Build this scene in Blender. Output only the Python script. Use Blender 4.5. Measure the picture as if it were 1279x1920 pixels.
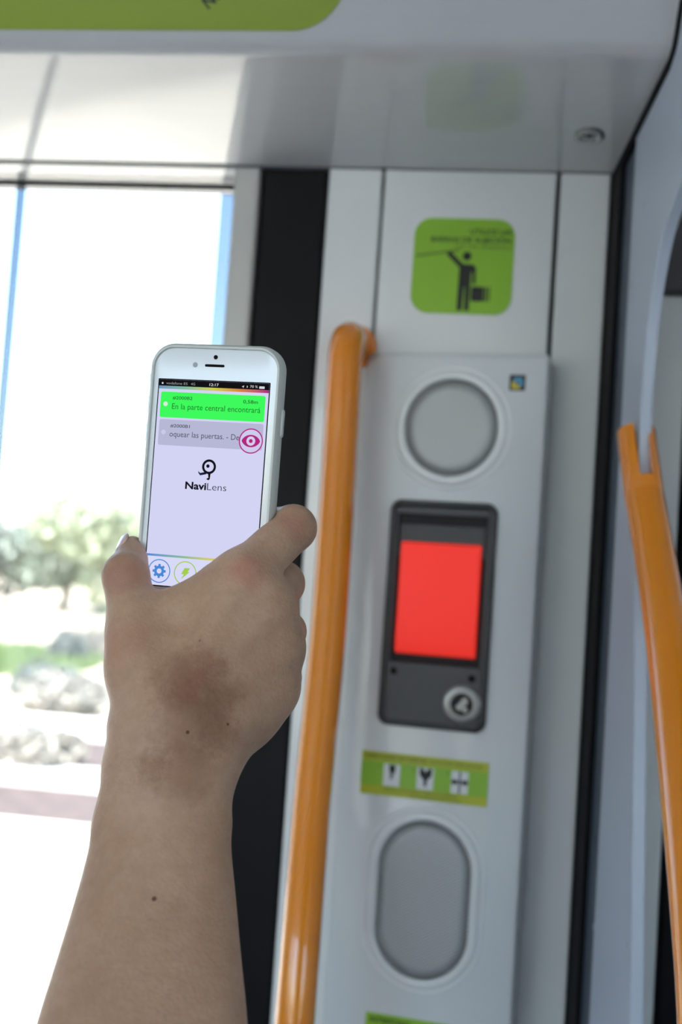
# A hand holds up a phone in front of the equipment column of a tram.
import bpy, bmesh, math, random
import numpy as np
from mathutils import Matrix, Vector

for _o in list(bpy.data.objects): bpy.data.objects.remove(_o)
scene = bpy.context.scene
COL = scene.collection
random.seed(7)
RNG = np.random.default_rng(7)

# ------------------------------------------------------------------ camera
FPX, CAM_Z, CAM_D = 2133.0, 1.55, 1.05          # focal length in pixels of the 1279 x 1920 frame
YAW, PITCH, ROLL = math.radians(7.5), math.radians(3.5), math.radians(3.9)
CAM = np.array([0.0, -CAM_D, CAM_Z])
_f = np.array([-math.sin(YAW)*math.cos(PITCH), math.cos(YAW)*math.cos(PITCH), math.sin(PITCH)])
_r = np.cross(_f, [0, 0, 1.0]); _r /= np.linalg.norm(_r); _u = np.cross(_r, _f)
CF, CR, CU = _f, _r*math.cos(ROLL)+_u*math.sin(ROLL), -_r*math.sin(ROLL)+_u*math.cos(ROLL)
cd = bpy.data.cameras.new('camera'); cam = bpy.data.objects.new('camera', cd); COL.objects.link(cam)
cam.matrix_world = Matrix([[CR[0], CU[0], -CF[0], CAM[0]], [CR[1], CU[1], -CF[1], CAM[1]], [CR[2], CU[2], -CF[2], CAM[2]], [0, 0, 0, 1]])
cd.sensor_fit = 'VERTICAL'; cd.sensor_height = 36.0; cd.sensor_width = 24.0; cd.lens = 36.0*FPX/1920
cd.clip_start = 0.02; cd.clip_end = 2000
cd.dof.use_dof = True; cd.dof.focus_distance = 0.563; cd.dof.aperture_fstop = 6.3
scene.camera = cam

# ------------------------------------------------------------------ daylight and exposure
SKY, SUN = 1.1, 12.5
world = bpy.data.worlds.new('World'); scene.world = world; world.use_nodes = True
wn = world.node_tree.nodes; wl = world.node_tree.links; wn.clear()
sky = wn.new('ShaderNodeTexSky'); sky.sky_type = 'NISHITA'; sky.sun_disc = False
sky.sun_elevation = math.radians(65); sky.sun_rotation = math.radians(205); sky.dust_density = 2.4; sky.air_density = 1.0
bg = wn.new('ShaderNodeBackground'); bg.inputs['Strength'].default_value = SKY
wo = wn.new('ShaderNodeOutputWorld'); wl.new(sky.outputs[0], bg.inputs[0]); wl.new(bg.outputs[0], wo.inputs[0])
sd = bpy.data.lights.new('sun', 'SUN'); sd.energy = SUN; sd.angle = 0.0093; sd.color = (1.0, .97, .93)
sun = bpy.data.objects.new('sun', sd); COL.objects.link(sun)
_az, _el = math.radians(205), math.radians(65)   # the sun stands behind the photographer, over the far side of the tram
_sv = Vector((math.sin(_az)*math.cos(_el), math.cos(_az)*math.cos(_el), math.sin(_el)))
sun.rotation_euler = _sv.to_track_quat('Z', 'Y').to_euler(); sun.location = (0, -6, 8)
scene.view_settings.view_transform = 'Standard'; scene.view_settings.look = 'None'
scene.view_settings.exposure = 0.0; scene.view_settings.gamma = 1.0; scene.view_settings.use_curve_mapping = False
def portal(name, loc, sx, sz, out):      # guides daylight sampling through a window opening
    d = bpy.data.lights.new(name, 'AREA'); d.shape = 'RECTANGLE'; d.size = sx; d.size_y = sz; d.cycles.is_portal = True
    o = bpy.data.objects.new(name, d); COL.objects.link(o); o.location = loc
    o.rotation_euler = (math.radians(-90 if out > 0 else 90), 0, 0)
    return o
portal('window_portal', (-.90, .10, 1.34), 1.28, 1.22, 1)
portal('window_portal', (-2.70, -2.42, 1.585), 1.9, 1.07, -1)
portal('window_portal', (-.90, -2.42, 1.585), 1.4, 1.07, -1)
portal('window_portal', (2.2, -2.42, 1.585), 2.4, 1.07, -1)

# ------------------------------------------------------------------ helpers
def at_y(px, py, y=0.0):
    d = CF*FPX+CR*(px-639.5)+CU*(960-py); return CAM+d*((y-CAM[1])/d[1])
def at_depth(px, py, dep):
    d = CF*FPX+CR*(px-639.5)+CU*(960-py); return CAM+d*(dep/FPX)
def S(r, g, b):
    return tuple(((c/255)/12.92 if c/255 <= .04045 else ((c/255+.055)/1.055)**2.4) for c in (r, g, b))
MATS = {}
def mat(name, col, rough=.5, metal=0.0, spec=.5, coat=0.0, noise=0.0, nscale=30.0, bump=0.0, bscale=200.0, ior=None, stretch=None):
    m = bpy.data.materials.new(name); m.use_nodes = True; nt = m.node_tree; p = nt.nodes['Principled BSDF']
    p.inputs['Base Color'].default_value = (*col, 1); p.inputs['Roughness'].default_value = rough; p.inputs['Metallic'].default_value = metal
    p.inputs['Specular IOR Level'].default_value = spec; p.inputs['Coat Weight'].default_value = coat; p.inputs['Coat Roughness'].default_value = .04
    if ior: p.inputs['IOR'].default_value = ior
    tc = nt.nodes.new('ShaderNodeTexCoord'); src = tc.outputs['Object']
    if stretch:
        mp = nt.nodes.new('ShaderNodeMapping'); mp.inputs['Scale'].default_value = stretch; nt.links.new(src, mp.inputs[0]); src = mp.outputs[0]
    if noise:
        n = nt.nodes.new('ShaderNodeTexNoise'); n.inputs['Scale'].default_value = nscale; n.inputs['Detail'].default_value = 4
        nt.links.new(src, n.inputs['Vector'])
        r = nt.nodes.new('ShaderNodeValToRGB'); e = r.color_ramp.elements
        e[0].position, e[1].position = .3, .7
        e[0].color = (*[c*(1-noise) for c in col], 1); e[1].color = (*[min(1, c*(1+noise)) for c in col], 1)
        nt.links.new(n.outputs['Fac'], r.inputs[0]); nt.links.new(r.outputs[0], p.inputs['Base Color'])
    if bump:
        n2 = nt.nodes.new('ShaderNodeTexNoise'); n2.inputs['Scale'].default_value = bscale; nt.links.new(src, n2.inputs['Vector'])
        b = nt.nodes.new('ShaderNodeBump'); b.inputs['Strength'].default_value = bump; b.inputs['Distance'].default_value = .001
        nt.links.new(n2.outputs['Fac'], b.inputs['Height']); nt.links.new(b.outputs[0], p.inputs['Normal'])
    MATS[name] = m; return m
def emit(name, col, strength=1.0):       # a lit display colour
    m = bpy.data.materials.new(name); m.use_nodes = True; nt = m.node_tree; nt.nodes.clear()
    e = nt.nodes.new('ShaderNodeEmission'); e.inputs[0].default_value = (*col, 1); e.inputs[1].default_value = strength
    o = nt.nodes.new('ShaderNodeOutputMaterial'); nt.links.new(e.outputs[0], o.inputs[0]); return m
def thin_glass(name, tint, refl=.5):
    m = bpy.data.materials.new(name); m.use_nodes = True; nt = m.node_tree; nt.nodes.clear()
    t = nt.nodes.new('ShaderNodeBsdfTransparent'); t.inputs[0].default_value = (*tint, 1)
    g = nt.nodes.new('ShaderNodeBsdfGlossy'); g.inputs['Roughness'].default_value = .02
    fr = nt.nodes.new('ShaderNodeFresnel'); fr.inputs[0].default_value = 1.45
    mu = nt.nodes.new('ShaderNodeMath'); mu.operation = 'MULTIPLY'; mu.inputs[1].default_value = refl; nt.links.new(fr.outputs[0], mu.inputs[0])
    x = nt.nodes.new('ShaderNodeMixShader'); nt.links.new(mu.outputs[0], x.inputs[0]); nt.links.new(t.outputs[0], x.inputs[1]); nt.links.new(g.outputs[0], x.inputs[2])
    o = nt.nodes.new('ShaderNodeOutputMaterial'); nt.links.new(x.outputs[0], o.inputs[0]); return m

def tag(o, label=None, cat=None, group=None, kind=None):
    if label: o['label'] = label
    if cat: o['category'] = cat
    if group: o['group'] = group
    if kind: o['kind'] = kind
    return o
def empty(name, loc=(0, 0, 0), rot=(0, 0, 0)):
    o = bpy.data.objects.new(name, None); COL.objects.link(o); o.empty_display_size = .02
    o.location = loc; o.rotation_euler = rot; return o
def mk(name, vf, m, parent=None, smooth=False, bevel=0.0, seg=2):
    v, f = vf
    me = bpy.data.meshes.new(name); me.from_pydata([tuple(map(float, p)) for p in v], [], [tuple(map(int, q)) for q in f]); me.update()
    bm = bmesh.new(); bm.from_mesh(me); bmesh.ops.recalc_face_normals(bm, faces=bm.faces); bm.to_mesh(me); bm.free()
    me.materials.append(m)
    o = bpy.data.objects.new(name, me); COL.objects.link(o)
    if parent is not None: o.parent = parent
    if smooth or bevel:
        for p in me.polygons: p.use_smooth = True
        if not smooth: me.set_sharp_from_angle(angle=math.radians(40))
    if smooth == 'auto': me.set_sharp_from_angle(angle=math.radians(42))
    if bevel:
        b = o.modifiers.new('edge', 'BEVEL'); b.width = bevel; b.segments = seg; b.limit_method = 'ANGLE'; b.angle_limit = math.radians(50)
        b.harden_normals = False
    return o
def join(*parts):
    V, Fc = [], []
    for v, f in parts:
        n = len(V); V += [tuple(p) for p in v]; Fc += [tuple(i+n for i in q) for q in f]
    return V, Fc
def box(x0, x1, y0, y1, z0, z1):
    v = [(x, y, z) for x in (x0, x1) for y in (y0, y1) for z in (z0, z1)]
    return v, [(0, 1, 3, 2), (4, 6, 7, 5), (0, 4, 5, 1), (2, 3, 7, 6), (0, 2, 6, 4), (1, 5, 7, 3)]
def rrect(w, h, r, n=8, cx=0, cz=0):
    r = min(r, w/2-1e-6, h/2-1e-6); p = []
    for sx, sz, a0 in ((1, 1, 0), (-1, 1, 90), (-1, -1, 180), (1, -1, 270)):
        for k in range(n+1):
            a = math.radians(a0+90*k/n); p.append((cx+sx*(w/2-r)+r*math.cos(a), cz+sz*(h/2-r)+r*math.sin(a)))
    return p
def circle(r, n=40, cx=0, cz=0):
    return [(cx+r*math.cos(2*math.pi*k/n), cz+r*math.sin(2*math.pi*k/n)) for k in range(n)]
def loft(rings, cap0=True, cap1=True, closed=False):   # rings: lists of 3-D points of one length
    V = [p for r in rings for p in r]; n = len(rings[0]); Fc = []
    m = len(rings)
    for i in range(m if closed else m-1):
        a, b = i*n, ((i+1) % m)*n
        for k in range(n): Fc.append((a+k, a+(k+1) % n, b+(k+1) % n, b+k))
    if not closed:
        if cap0: Fc.append(tuple(range(n))[::-1])
        if cap1: Fc.append(tuple(range((m-1)*n, m*n)))
    return V, Fc
def slab(poly, y0, y1):                   # a flat outline in x,z with thickness along y
    return loft([[(x, y0, z) for x, z in poly], [(x, y1, z) for x, z in poly]])
def plate(poly, yf, t=.0001):             # thin raised print, front at yf
    return slab(poly, yf, yf+t)
def ring(outer, inner, y0, y1):
    return loft([[(x, y1, z) for x, z in outer], [(x, y0, z) for x, z in outer], [(x, y0, z) for x, z in inner], [(x, y1, z) for x, z in inner]], closed=True)
def smooth_path(pts, n=8):                # Catmull-Rom through the points
    P = [np.array(p, float) for p in pts]; P = [2*P[0]-P[1]]+P+[2*P[-1]-P[-2]]; out = []
    for i in range(1, len(P)-2):
        for k in range(n):
            t = k/n; a, b, c, d = P[i-1:i+3]
            out.append(.5*((2*b)+(c-a)*t+(2*a-5*b+4*c-d)*t*t+(3*b-a-3*c+d)*t**3))
    out.append(P[-2]); return out
def tube(path, rad, n=24, caps=True):
    P = [np.array(p, float) for p in path]; rs = rad if isinstance(rad, (list, tuple)) else [rad]*len(P)
    T = [P[min(i+1, len(P)-1)]-P[max(i-1, 0)] for i in range(len(P))]; T = [t/np.linalg.norm(t) for t in T]
    u = np.cross(T[0], [0, 1, .1]); u = u/np.linalg.norm(u) if np.linalg.norm(u) > .1 else np.array([1.0, 0, 0]); R = []
    for i, p in enumerate(P):
        u = u-(u@T[i])*T[i]; u /= np.linalg.norm(u); w = np.cross(T[i], u)
        R.append([tuple(p+rs[i]*(math.cos(a)*u+math.sin(a)*w)) for a in (2*math.pi*k/n for k in range(n))])
    return loft(R, caps, caps)
def text(name, s, m, parent, x, z, yf, height=None, width=None, align='LEFT', bold=0.0, rot=0.0):
    # lettering as thin geometry in the x,z plane, front at yf; z is the base line
    c = bpy.data.curves.new(name, 'FONT'); c.body = s; c.offset = bold; c.resolution_u = 3; c.extrude = .0; c.fill_mode = 'BOTH'
    t = bpy.data.objects.new(name, c); COL.objects.link(t); dg = bpy.context.evaluated_depsgraph_get(); dg.update()
    me = bpy.data.meshes.new_from_object(t.evaluated_get(dg)); bpy.data.objects.remove(t); bpy.data.curves.remove(c)
    co = np.array([v.co[:] for v in me.vertices])
    w = co[:, 0].max()-co[:, 0].min(); co[:, 0] -= co[:, 0].min()
    sy = height/.729 if height else width/w
    sx = width/w if width else sy
    off = {'LEFT': 0, 'CENTER': .5, 'RIGHT': 1}[align]
    X = (co[:, 0]-off*w)*sx; Z = co[:, 1]*sy; ca, sa = math.cos(rot), math.sin(rot)
    P = [(x+a*ca-b*sa, yf, z+a*sa+b*ca) for a, b in zip(X, Z)]
    for v, p in zip(me.vertices, P): v.co = p
    me.materials.clear(); me.materials.append(m); me.update()
    o = bpy.data.objects.new(name, me); COL.objects.link(o); o.parent = parent; return o
# ------------------------------------------------------------------ materials of the tram
WHITE = mat('white_lining', S(226, 228, 228), .22, coat=.3, noise=.02, nscale=6)
SOFFIT = mat('gloss_grey_soffit', S(214, 214, 214), .06, spec=.5, ior=1.8, noise=.015, nscale=40, stretch=(.3, 4, 4))
COVER = mat('cover_silver_grey', S(212, 216, 218), .28, coat=.4, noise=.02, nscale=8, bump=.03, bscale=900)
RING = mat('speaker_ring_grey', S(222, 225, 226), .3, coat=.25, noise=.02)
BLACKGLASS = mat('black_rubber_strip', S(9, 10, 12), .5, spec=.18, noise=.1, nscale=12)
GASKET = mat('black_gasket', S(11, 11, 13), .7, spec=.2, noise=.1)
FRAME = mat('window_frame_aluminium', S(188, 188, 184), .35, metal=.15, noise=.03, nscale=15, stretch=(1, 1, .1))
YELLOW = mat('amber_rail_paint', S(236, 140, 4), .22, coat=1.0, noise=.03, nscale=10)
PARTITION = mat('blue_grey_partition', S(184, 194, 210), .35, noise=.03, nscale=9, bump=.04, bscale=500)
POST = mat('slate_post', S(72, 84, 100), .45, noise=.04)
STEEL = mat('steel', S(190, 190, 188), .22, metal=1.0, noise=.04, nscale=300)
LOCKSTEEL = mat('worn_lock_metal', S(150, 150, 148), .38, metal=.85, noise=.08, nscale=400)
BLACKPLASTIC = mat('black_plastic', S(34, 34, 36), .38, noise=.08, nscale=40, bump=.05, bscale=1500)
GREYPLASTIC = mat('dark_grey_plastic', S(66, 66, 68), .45, noise=.05, nscale=30, bump=.06, bscale=1500)
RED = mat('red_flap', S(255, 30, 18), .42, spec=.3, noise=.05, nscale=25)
GREEN = mat('sign_green', S(140, 190, 46), .4, noise=.02)
OLIVE = mat('sign_olive_green', S(150, 172, 34), .35, noise=.02)
LIME = mat('sign_lime_band', S(178, 186, 38), .4, noise=.02)
INK = mat('sign_ink', S(18, 20, 16), .5, noise=.05)
INKSOFT = mat('sign_soft_ink', S(74, 104, 26), .5, noise=.03)
SIGNWHITE = mat('sign_white', S(222, 226, 228), .45, noise=.02)
FLOOR = mat('vinyl_floor', S(72, 76, 84), .5, noise=.12, nscale=90, bump=.1)
CEIL = mat('ceiling_lining', S(190, 190, 190), .5, noise=.02)
BACKING = mat('dark_backing', S(20, 21, 22), .7, noise=.1)
GLASS = thin_glass('window_glass', (.93, .96, .96), .6)

# ------------------------------------------------------------------ the tram: walls, window, ceiling, floor
def struct(name, parent=None):
    o = empty(name); o['kind'] = 'structure'; return o
SZ = 1.942                                   # where the wall meets the overhead soffit
wall = struct('wall_back')
PW = [(-.1712, -.1203), (-.1178, .0425), (.0465, .0915)]
for x0, x1 in PW:
    mk('wall_panel', box(x0, x1, -.002, .03, .0, SZ+.012), WHITE, wall, bevel=.002)
mk('backing', box(-.2385, .30, .012, .085, .0, 1.958), BACKING, wall)
mk('rubber_strip', box(-.2375, -.1725, .004, .03, .0, SZ+.012), BLACKGLASS, wall, bevel=.003)
mk('wall_panel', box(.1, .167, .0, .03, .0, 1.83), WHITE, wall, bevel=.002)
mk('ceiling_shade_box', box(.098, .40, -.012, .03, 1.83, 1.96), mat('ceiling_shade_box', S(78, 76, 80), .5, noise=.05), wall, bevel=.003)  # added dark box, its colour stands in for shade under the ceiling
mk('rubber_strip', box(.1685, .26, -.004, .03, .0, 1.83), GASKET, wall, bevel=.003)
mk('lower_lining', box(-1.62, -.2385, .0, .085, .0, .675), WHITE, wall, bevel=.004)
mk('upper_lining', box(-4, 4, .02, .10, 1.958, 2.35), WHITE, wall)
mk('side_lining', box(-4, -1.56, .0, .085, .0, 1.95), WHITE, wall, bevel=.004)
mk('side_lining', box(.26, 4, .0, .085, .0, 1.95), WHITE, wall, bevel=.004)

win = struct('window_1')
wx0, wx1, wz0, wz1 = -1.50, -.2640, .74, 1.9440
LINTEL = mat('gloss_lintel', S(112, 114, 115), .16, ior=1.4, noise=.02, nscale=20)
mk('window_frame', join(box(wx1, -.2385, .0, .085, .675, wz1), box(-1.56, wx0, .0, .085, .675, wz1), box(wx0, wx1, .0, .085, .675, wz0)), FRAME, win, bevel=.003)
mk('lintel', box(-1.56, -.2385, -.001, .088, wz1, 1.958), LINTEL, win)
mk('pane', box(wx0-.004, wx1+.004, .068, .073, wz0-.004, wz1+.004), GLASS, win)
mk('glazing_bar', box(-.5128, -.5032, .0645, .0670, wz0, wz1), thin_glass('frosted_bar', (.42, .44, .46), .3), win)
mk('top_seal', box(wx0, wx1, .060, .068, wz1-.0022, wz1), GASKET, win)
SEAL = thin_glass('frosted_edge_seal', (.52, .54, .56), .3)
mk('edge_seal', box(-.2925, wx1, .064, .0665, wz0, wz1-.006), SEAL, win)

# overhead: glossy soffit rising ten degrees from the wall, rolled edge, sloping upper face
AL, FACE = math.radians(7), math.radians(62)
prof = [(.02, SZ-.02*math.tan(AL)), (.0, SZ), (-.180, SZ+.180*math.tan(AL))]
for k in range(1, 9):
    t = AL+(FACE-AL)*k/8; prof.append((-.180-.020*(math.sin(t)-math.sin(AL)), SZ+.180*math.tan(AL)+.020*(math.cos(AL)-math.cos(t))))
ye, ze = prof[-1]; prof += [(ye-.13, ze+.13*math.tan(FACE)), (ye-.13, 2.34), (.02, 2.34)]
def on_face(px, py):                     # x and distance up the sloping face
    n = np.array([0, math.sin(FACE), math.cos(FACE)]); q = np.array([0, ye, ze]); d = CF*FPX+CR*(px-639.5)+CU*(960-py)
    P = CAM+d*(((q-CAM)@n)/(d@n)); return float(P[0]), float((P-q)@np.array([0, -math.cos(FACE), math.sin(FACE)]))
ceil_s = struct('ceiling')
mk('overhead_panel', loft([[(x, y, z) for y, z in prof] for x in (-4.0, 4.0)]), SOFFIT, ceil_s, smooth='auto')
mk('shadow_gap', box(-4, .0935, -.003, .004, SZ-.0012, SZ+.0005), mat('soft_gap', S(96, 98, 98), .6, noise=.05), ceil_s)
mk('roof_lining', box(-4, 4, -2.6, -.15, 2.24, 2.34), CEIL, ceil_s)
mk('roof', box(-4.1, 4.1, -2.62, .12, 2.36, 2.42), CEIL, ceil_s)
fl = mk('floor', box(-4, 4, -2.6, .085, -.05, .0), FLOOR); fl['kind'] = 'structure'
wf = struct('wall_front')
for x0, x1, z0, z1 in [(-4, 4, 0, 1.05), (-4, 4, 2.12, 2.35), (-4, -3.65, 1.05, 2.12), (-1.75, -1.6, 1.05, 2.12), (-.2, 1.0, 1.05, 2.12), (3.4, 4, 1.05, 2.12)]:
    mk('wall_panel', box(x0, x1, -2.46, -2.40, z0, z1), WHITE, wf)
for i, (x0, x1) in enumerate(((-3.65, -1.75), (-1.6, -.2), (1.0, 3.4))):  # unseen windows, added and spaced to shape the daylight indoors
    w = struct('window_%d' % (i+2))
    mk('window_frame', ring(rrect(x1-x0, 1.07, .05, 5, (x0+x1)/2, 1.585), rrect(x1-x0-.08, .99, .04, 5, (x0+x1)/2, 1.585), -2.44, -2.39), FRAME, w)
    mk('pane', box(x0, x1, -2.43, -2.425, 1.05, 2.12), GLASS, w)
for n, x in (('wall_left', -4.06), ('wall_right', 4.0)):
    o = mk(n, box(x, x+.06, -2.46, .06, 0, 2.3), WHITE); o['kind'] = 'structure'

# partition standing out from the wall, with a large rounded opening
KP = .115; part = struct('partition_right')
part.location = (.094, 0, 0); part.rotation_euler = (0, 0, math.atan2(-1, KP))     # local x runs out of the wall, local y to the right
edge = [(1.05, 1.872), (.42, 1.872), (.30, 1.866), (.245, 1.856), (.212, 1.842), (.188, 1.826), (.170, 1.800), (.158, 1.768), (.151, 1.728), (.149, 1.690), (.151, 1.643),
        (.165, 1.54), (.176, 1.48), (.188, 1.406), (.199, 1.333), (.210, 1.262), (.235, 1.05), (.26, .7), (.28, .0)]
edge = [(float(p[0]), float(p[1])) for p in smooth_path([(a, b, 0) for a, b in edge], 4)]
poly = edge+[(.083, .0), (.083, 2.24), (1.05, 2.24)]
mk('panel', slab(poly, .0, .0095), PARTITION, part, bevel=.0012)
mk('post', slab([(.03, .0), (.086, .0), (.086, 2.24), (.03, 2.24)], .003, .02), POST, part, bevel=.002)
gk = [(-p[0]*1.0066, p[1]) for p in prof[1:-2]]
lower = [(.038, SZ-.006)]+[(s+.002, z-.009) for s, z in gk[1:3]]+[(s+.009, z-.005) for s, z in gk[3:]]
mk('gasket', slab([(-.012, .0), (.038, .0)]+lower+[(gk[-1][0]-.02, gk[-1][1]+.02), (-.012, 2.1)], -.0015, .012), GASKET, part)
def screw_head(parent, x, z, yf, r, m, name='screw'):
    s = mk(name, loft([[(a, yf+d, b) for a, b in circle(rr, 16, x, z)] for rr, d in ((r, .0015), (r, .0005), (r*.75, 0), (r*.4, 0), (r*.3, .0008))]), m, parent, smooth='auto')
    return s
for s, z in ((.125, 1.873), (.0975, 1.812), (.103, 1.642), (.0905, 1.46), (.0885, 1.285), (.192, 1.302)):
    screw_head(part, s, z, -.0012, .0036, PARTITION)

# ------------------------------------------------------------------ equipment cover with speakers, release unit and signs
TH = math.radians(-7.0); P0 = (-.04, -.035, 0.0)
cov = tag(empty('equipment_cover', P0, (0, 0, TH)), 'tall pale grey equipment cover with two speakers on the wall column', 'equipment cover')
sec = [(-.0850, .0235), (-.0850, .0190), (-.0828, .0118), (-.0770, .0055), (-.0680, .0014), (-.057, .0), (.0795, .0), (.0825, .0009), (.0840, .0035), (.0845, .0425)]
def scaled(d, ins): return [(min(max(x, -.0850+ins), .0845-ins), y+d) for x, y in sec]
rg = [[(x, y, z) for x, y in scaled(d, i)] for z, d, i in ((.35, 0, 0), (1.7555, 0, 0), (1.7600, .0008, .0006), (1.7622, .003, .0025))]
body = mk('body', loft(rg), COVER, cov, smooth='auto')
GR = bpy.data.materials.new('speaker_mesh_metal'); GR.use_nodes = True
nt = GR.node_tree; p = nt.nodes['Principled BSDF']; p.inputs['Roughness'].default_value = .45; p.inputs['Metallic'].default_value = .2
tc = nt.nodes.new('ShaderNodeTexCoord'); vo = nt.nodes.new('ShaderNodeTexVoronoi'); vo.inputs['Scale'].default_value = 420; vo.inputs['Randomness'].default_value = 0
mp = nt.nodes.new('ShaderNodeMapping'); mp.inputs['Scale'].default_value = (1, 0, 1); mp.inputs['Rotation'].default_value = (0, math.radians(30), 0)
nt.links.new(tc.outputs['Object'], mp.inputs[0]); nt.links.new(mp.outputs[0], vo.inputs['Vector'])
cr = nt.nodes.new('ShaderNodeValToRGB'); cr.color_ramp.elements[0].position = .26; cr.color_ramp.elements[1].position = .34
cr.color_ramp.elements[0].color = (*S(110, 112, 114), 1); cr.color_ramp.elements[1].color = (*S(190, 193, 194), 1)
nt.links.new(vo.outputs['Distance'], cr.inputs[0]); nt.links.new(cr.outputs[0], p.inputs['Base Color'])
def speaker(cx, cz, w, h):
    R = [(-.0035, .0002), (-.0022, -.0012), (-.0008, -.0013), (.0004, .0001), (.0010, .0001), (.0020, -.0026), (.0034, -.0034), (.0070, -.0036), (.0086, -.0031), (.0096, -.0019), (.0100, -.0008)]
    rings = [[(x, y, z) for x, z in rrect(w-2*i, h-2*i, (min(w, h)-2*i)/2, 14, cx, cz)] for i, y in R]
    r = mk('speaker_ring', loft(rings, False, False), RING, cov, smooth=True)
    i = .0094
    g = [[(x, y, z) for x, z in rrect(w-2*j, h-2*j, (min(w, h)-2*j)/2, 14, cx, cz)] for j, y in ((i, -.0014), (i+.01, -.0016), (i+.024, -.0018), (w/2-.0008, -.0019))]
    mk('speaker_mesh', loft(g), GR, cov, smooth=True)
speaker(.0005, 1.694, .1030, .1065)
speaker(.0015, 1.2785, .1010, .1550)

rel = tag(empty('door_release', P0, (0, 0, TH)), 'black door release unit with a red flap, its glow added, and a key lock', 'door release')
ux, uz, uw, uh = -.0010, 1.5270, .0960, .2010
def ringy(lst, n=6): return [[(x, y, z) for x, z in rrect(uw-2*i, uh-2*i, max(r, .001), n, ux, uz)] for i, y, r in lst]
mk('bezel', loft(ringy([(0, .0, .010), (0, -.0040, .010), (.0012, -.0062, .0095), (.0032, -.0068, .008), (.0050, -.0060, .006), (.0058, -.0040, .0055), (.0058, .0, .0055)]), False, False), BLACKPLASTIC, rel, smooth='auto')
mk('recess', box(-.0450, .0430, -.0008, .0, 1.478, 1.622), BACKING, rel)
mk('recess_hood', join(box(-.0440, .0420, -.0046, -.0008, 1.6145, 1.6215), box(-.0440, -.0405, -.0046, -.0008, 1.478, 1.6145), box(.0385, .0420, -.0046, -.0008, 1.478, 1.6145)), GREYPLASTIC, rel, bevel=.001)
mk('sloped_backplate', loft([[(-.0395, -.0008, 1.578), (.0380, -.0008, 1.578), (.0380, -.0010, 1.6060), (-.0395, -.0010, 1.6060)], [(-.0395, -.0044, 1.578), (.0380, -.0044, 1.578), (.0365, -.0016, 1.6055), (-.0375, -.0016, 1.6055)]]), GREYPLASTIC, rel)
flap_prof = [(1.4905, -.0046), (1.4925, -.0078), (1.5050, -.0100), (1.5400, -.0085), (1.5750, -.0092), (1.5880, -.0078), (1.5900, -.0050)]
mk('red_flap_added_glow', loft([[(-.0365, y, z) for z, y in flap_prof]+[(-.0365, -.001, 1.590), (-.0365, -.001, 1.4905)], [(.0350, y, z) for z, y in flap_prof]+[(.0350, -.001, 1.590), (.0350, -.001, 1.4905)]]), RED, rel, bevel=.0012)
_p = RED.node_tree.nodes['Principled BSDF']; _p.inputs['Emission Color'].default_value = (1, .055, .035, 1); _p.inputs['Emission Strength'].default_value = .42   # emission added to the flap's colour to raise its brightness
mk('face_plate', slab(rrect(.0845, .0530, .005, 4, ux, 1.4565), -.0052, .0), GREYPLASTIC, rel, bevel=.0008)
for x, z in ((-.0365, 1.4745), (.0330, 1.4735)): screw_head(rel, x, z, -.0062, .0032, GASKET)
def bar(x0, z0, x1, z1, w0, w1):
    dx, dz = x1-x0, z1-z0; L = math.hypot(dx, dz); nx, nz = -dz/L, dx/L
    return [(x0+nx*w0, z0+nz*w0), (x0-nx*w0, z0-nz*w0), (x1-nx*w1, z1-nz*w1), (x1+nx*w1, z1+nz*w1)]
lk = mk('key_lock', loft([[(x, y, z) for x, z in circle(r, 32, .0260, 1.4505)] for r, y in ((.0168, -.0050), (.0168, -.0072), (.0155, -.0082), (.0118, -.0082), (.0110, -.0066), (.0001, -.0066))], False, True), LOCKSTEEL, rel, smooth='auto')
mk('keyway', plate(circle(.0098, 28, .0260, 1.4505), -.0070, .0004), BACKING, lk)
mk('lock_core', join(slab(bar(.0222, 1.4462, .0298, 1.4548, .0026, .0030), -.0080, -.0068), slab(rrect(.0052, .0052, .002, 3, .0285, 1.4542), -.0081, -.0068), slab(rrect(.0048, .0048, .002, 3, .0292, 1.4462), -.0079, -.0068)), LOCKSTEEL, lk, bevel=.0004)

cs = tag(empty('code_sticker', P0, (0, 0, TH)), 'tiny square black, blue and yellow sticker beside the round speaker', 'sticker')
mk('backing', plate(rrect(.0142, .0142, .0004, 2, .0570, 1.7360), -.0003, .0003), INK, cs)
CY, YE = mat('sticker_cyan', S(70, 150, 190), .4, noise=.02), mat('sticker_yellow', S(206, 190, 60), .4, noise=.02)
for x, z, w, h, m in ((.0575, 1.7385, .0076, .0038, CY), (.0600, 1.7350, .0038, .0040, CY), (.0540, 1.7335, .0040, .0060, YE), (.0575, 1.7322, .0038, .0034, YE)):
    mk('patch', plate(rrect(w, h, .0002, 1, x, z), -.0005, .0002), m, cs)

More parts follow.
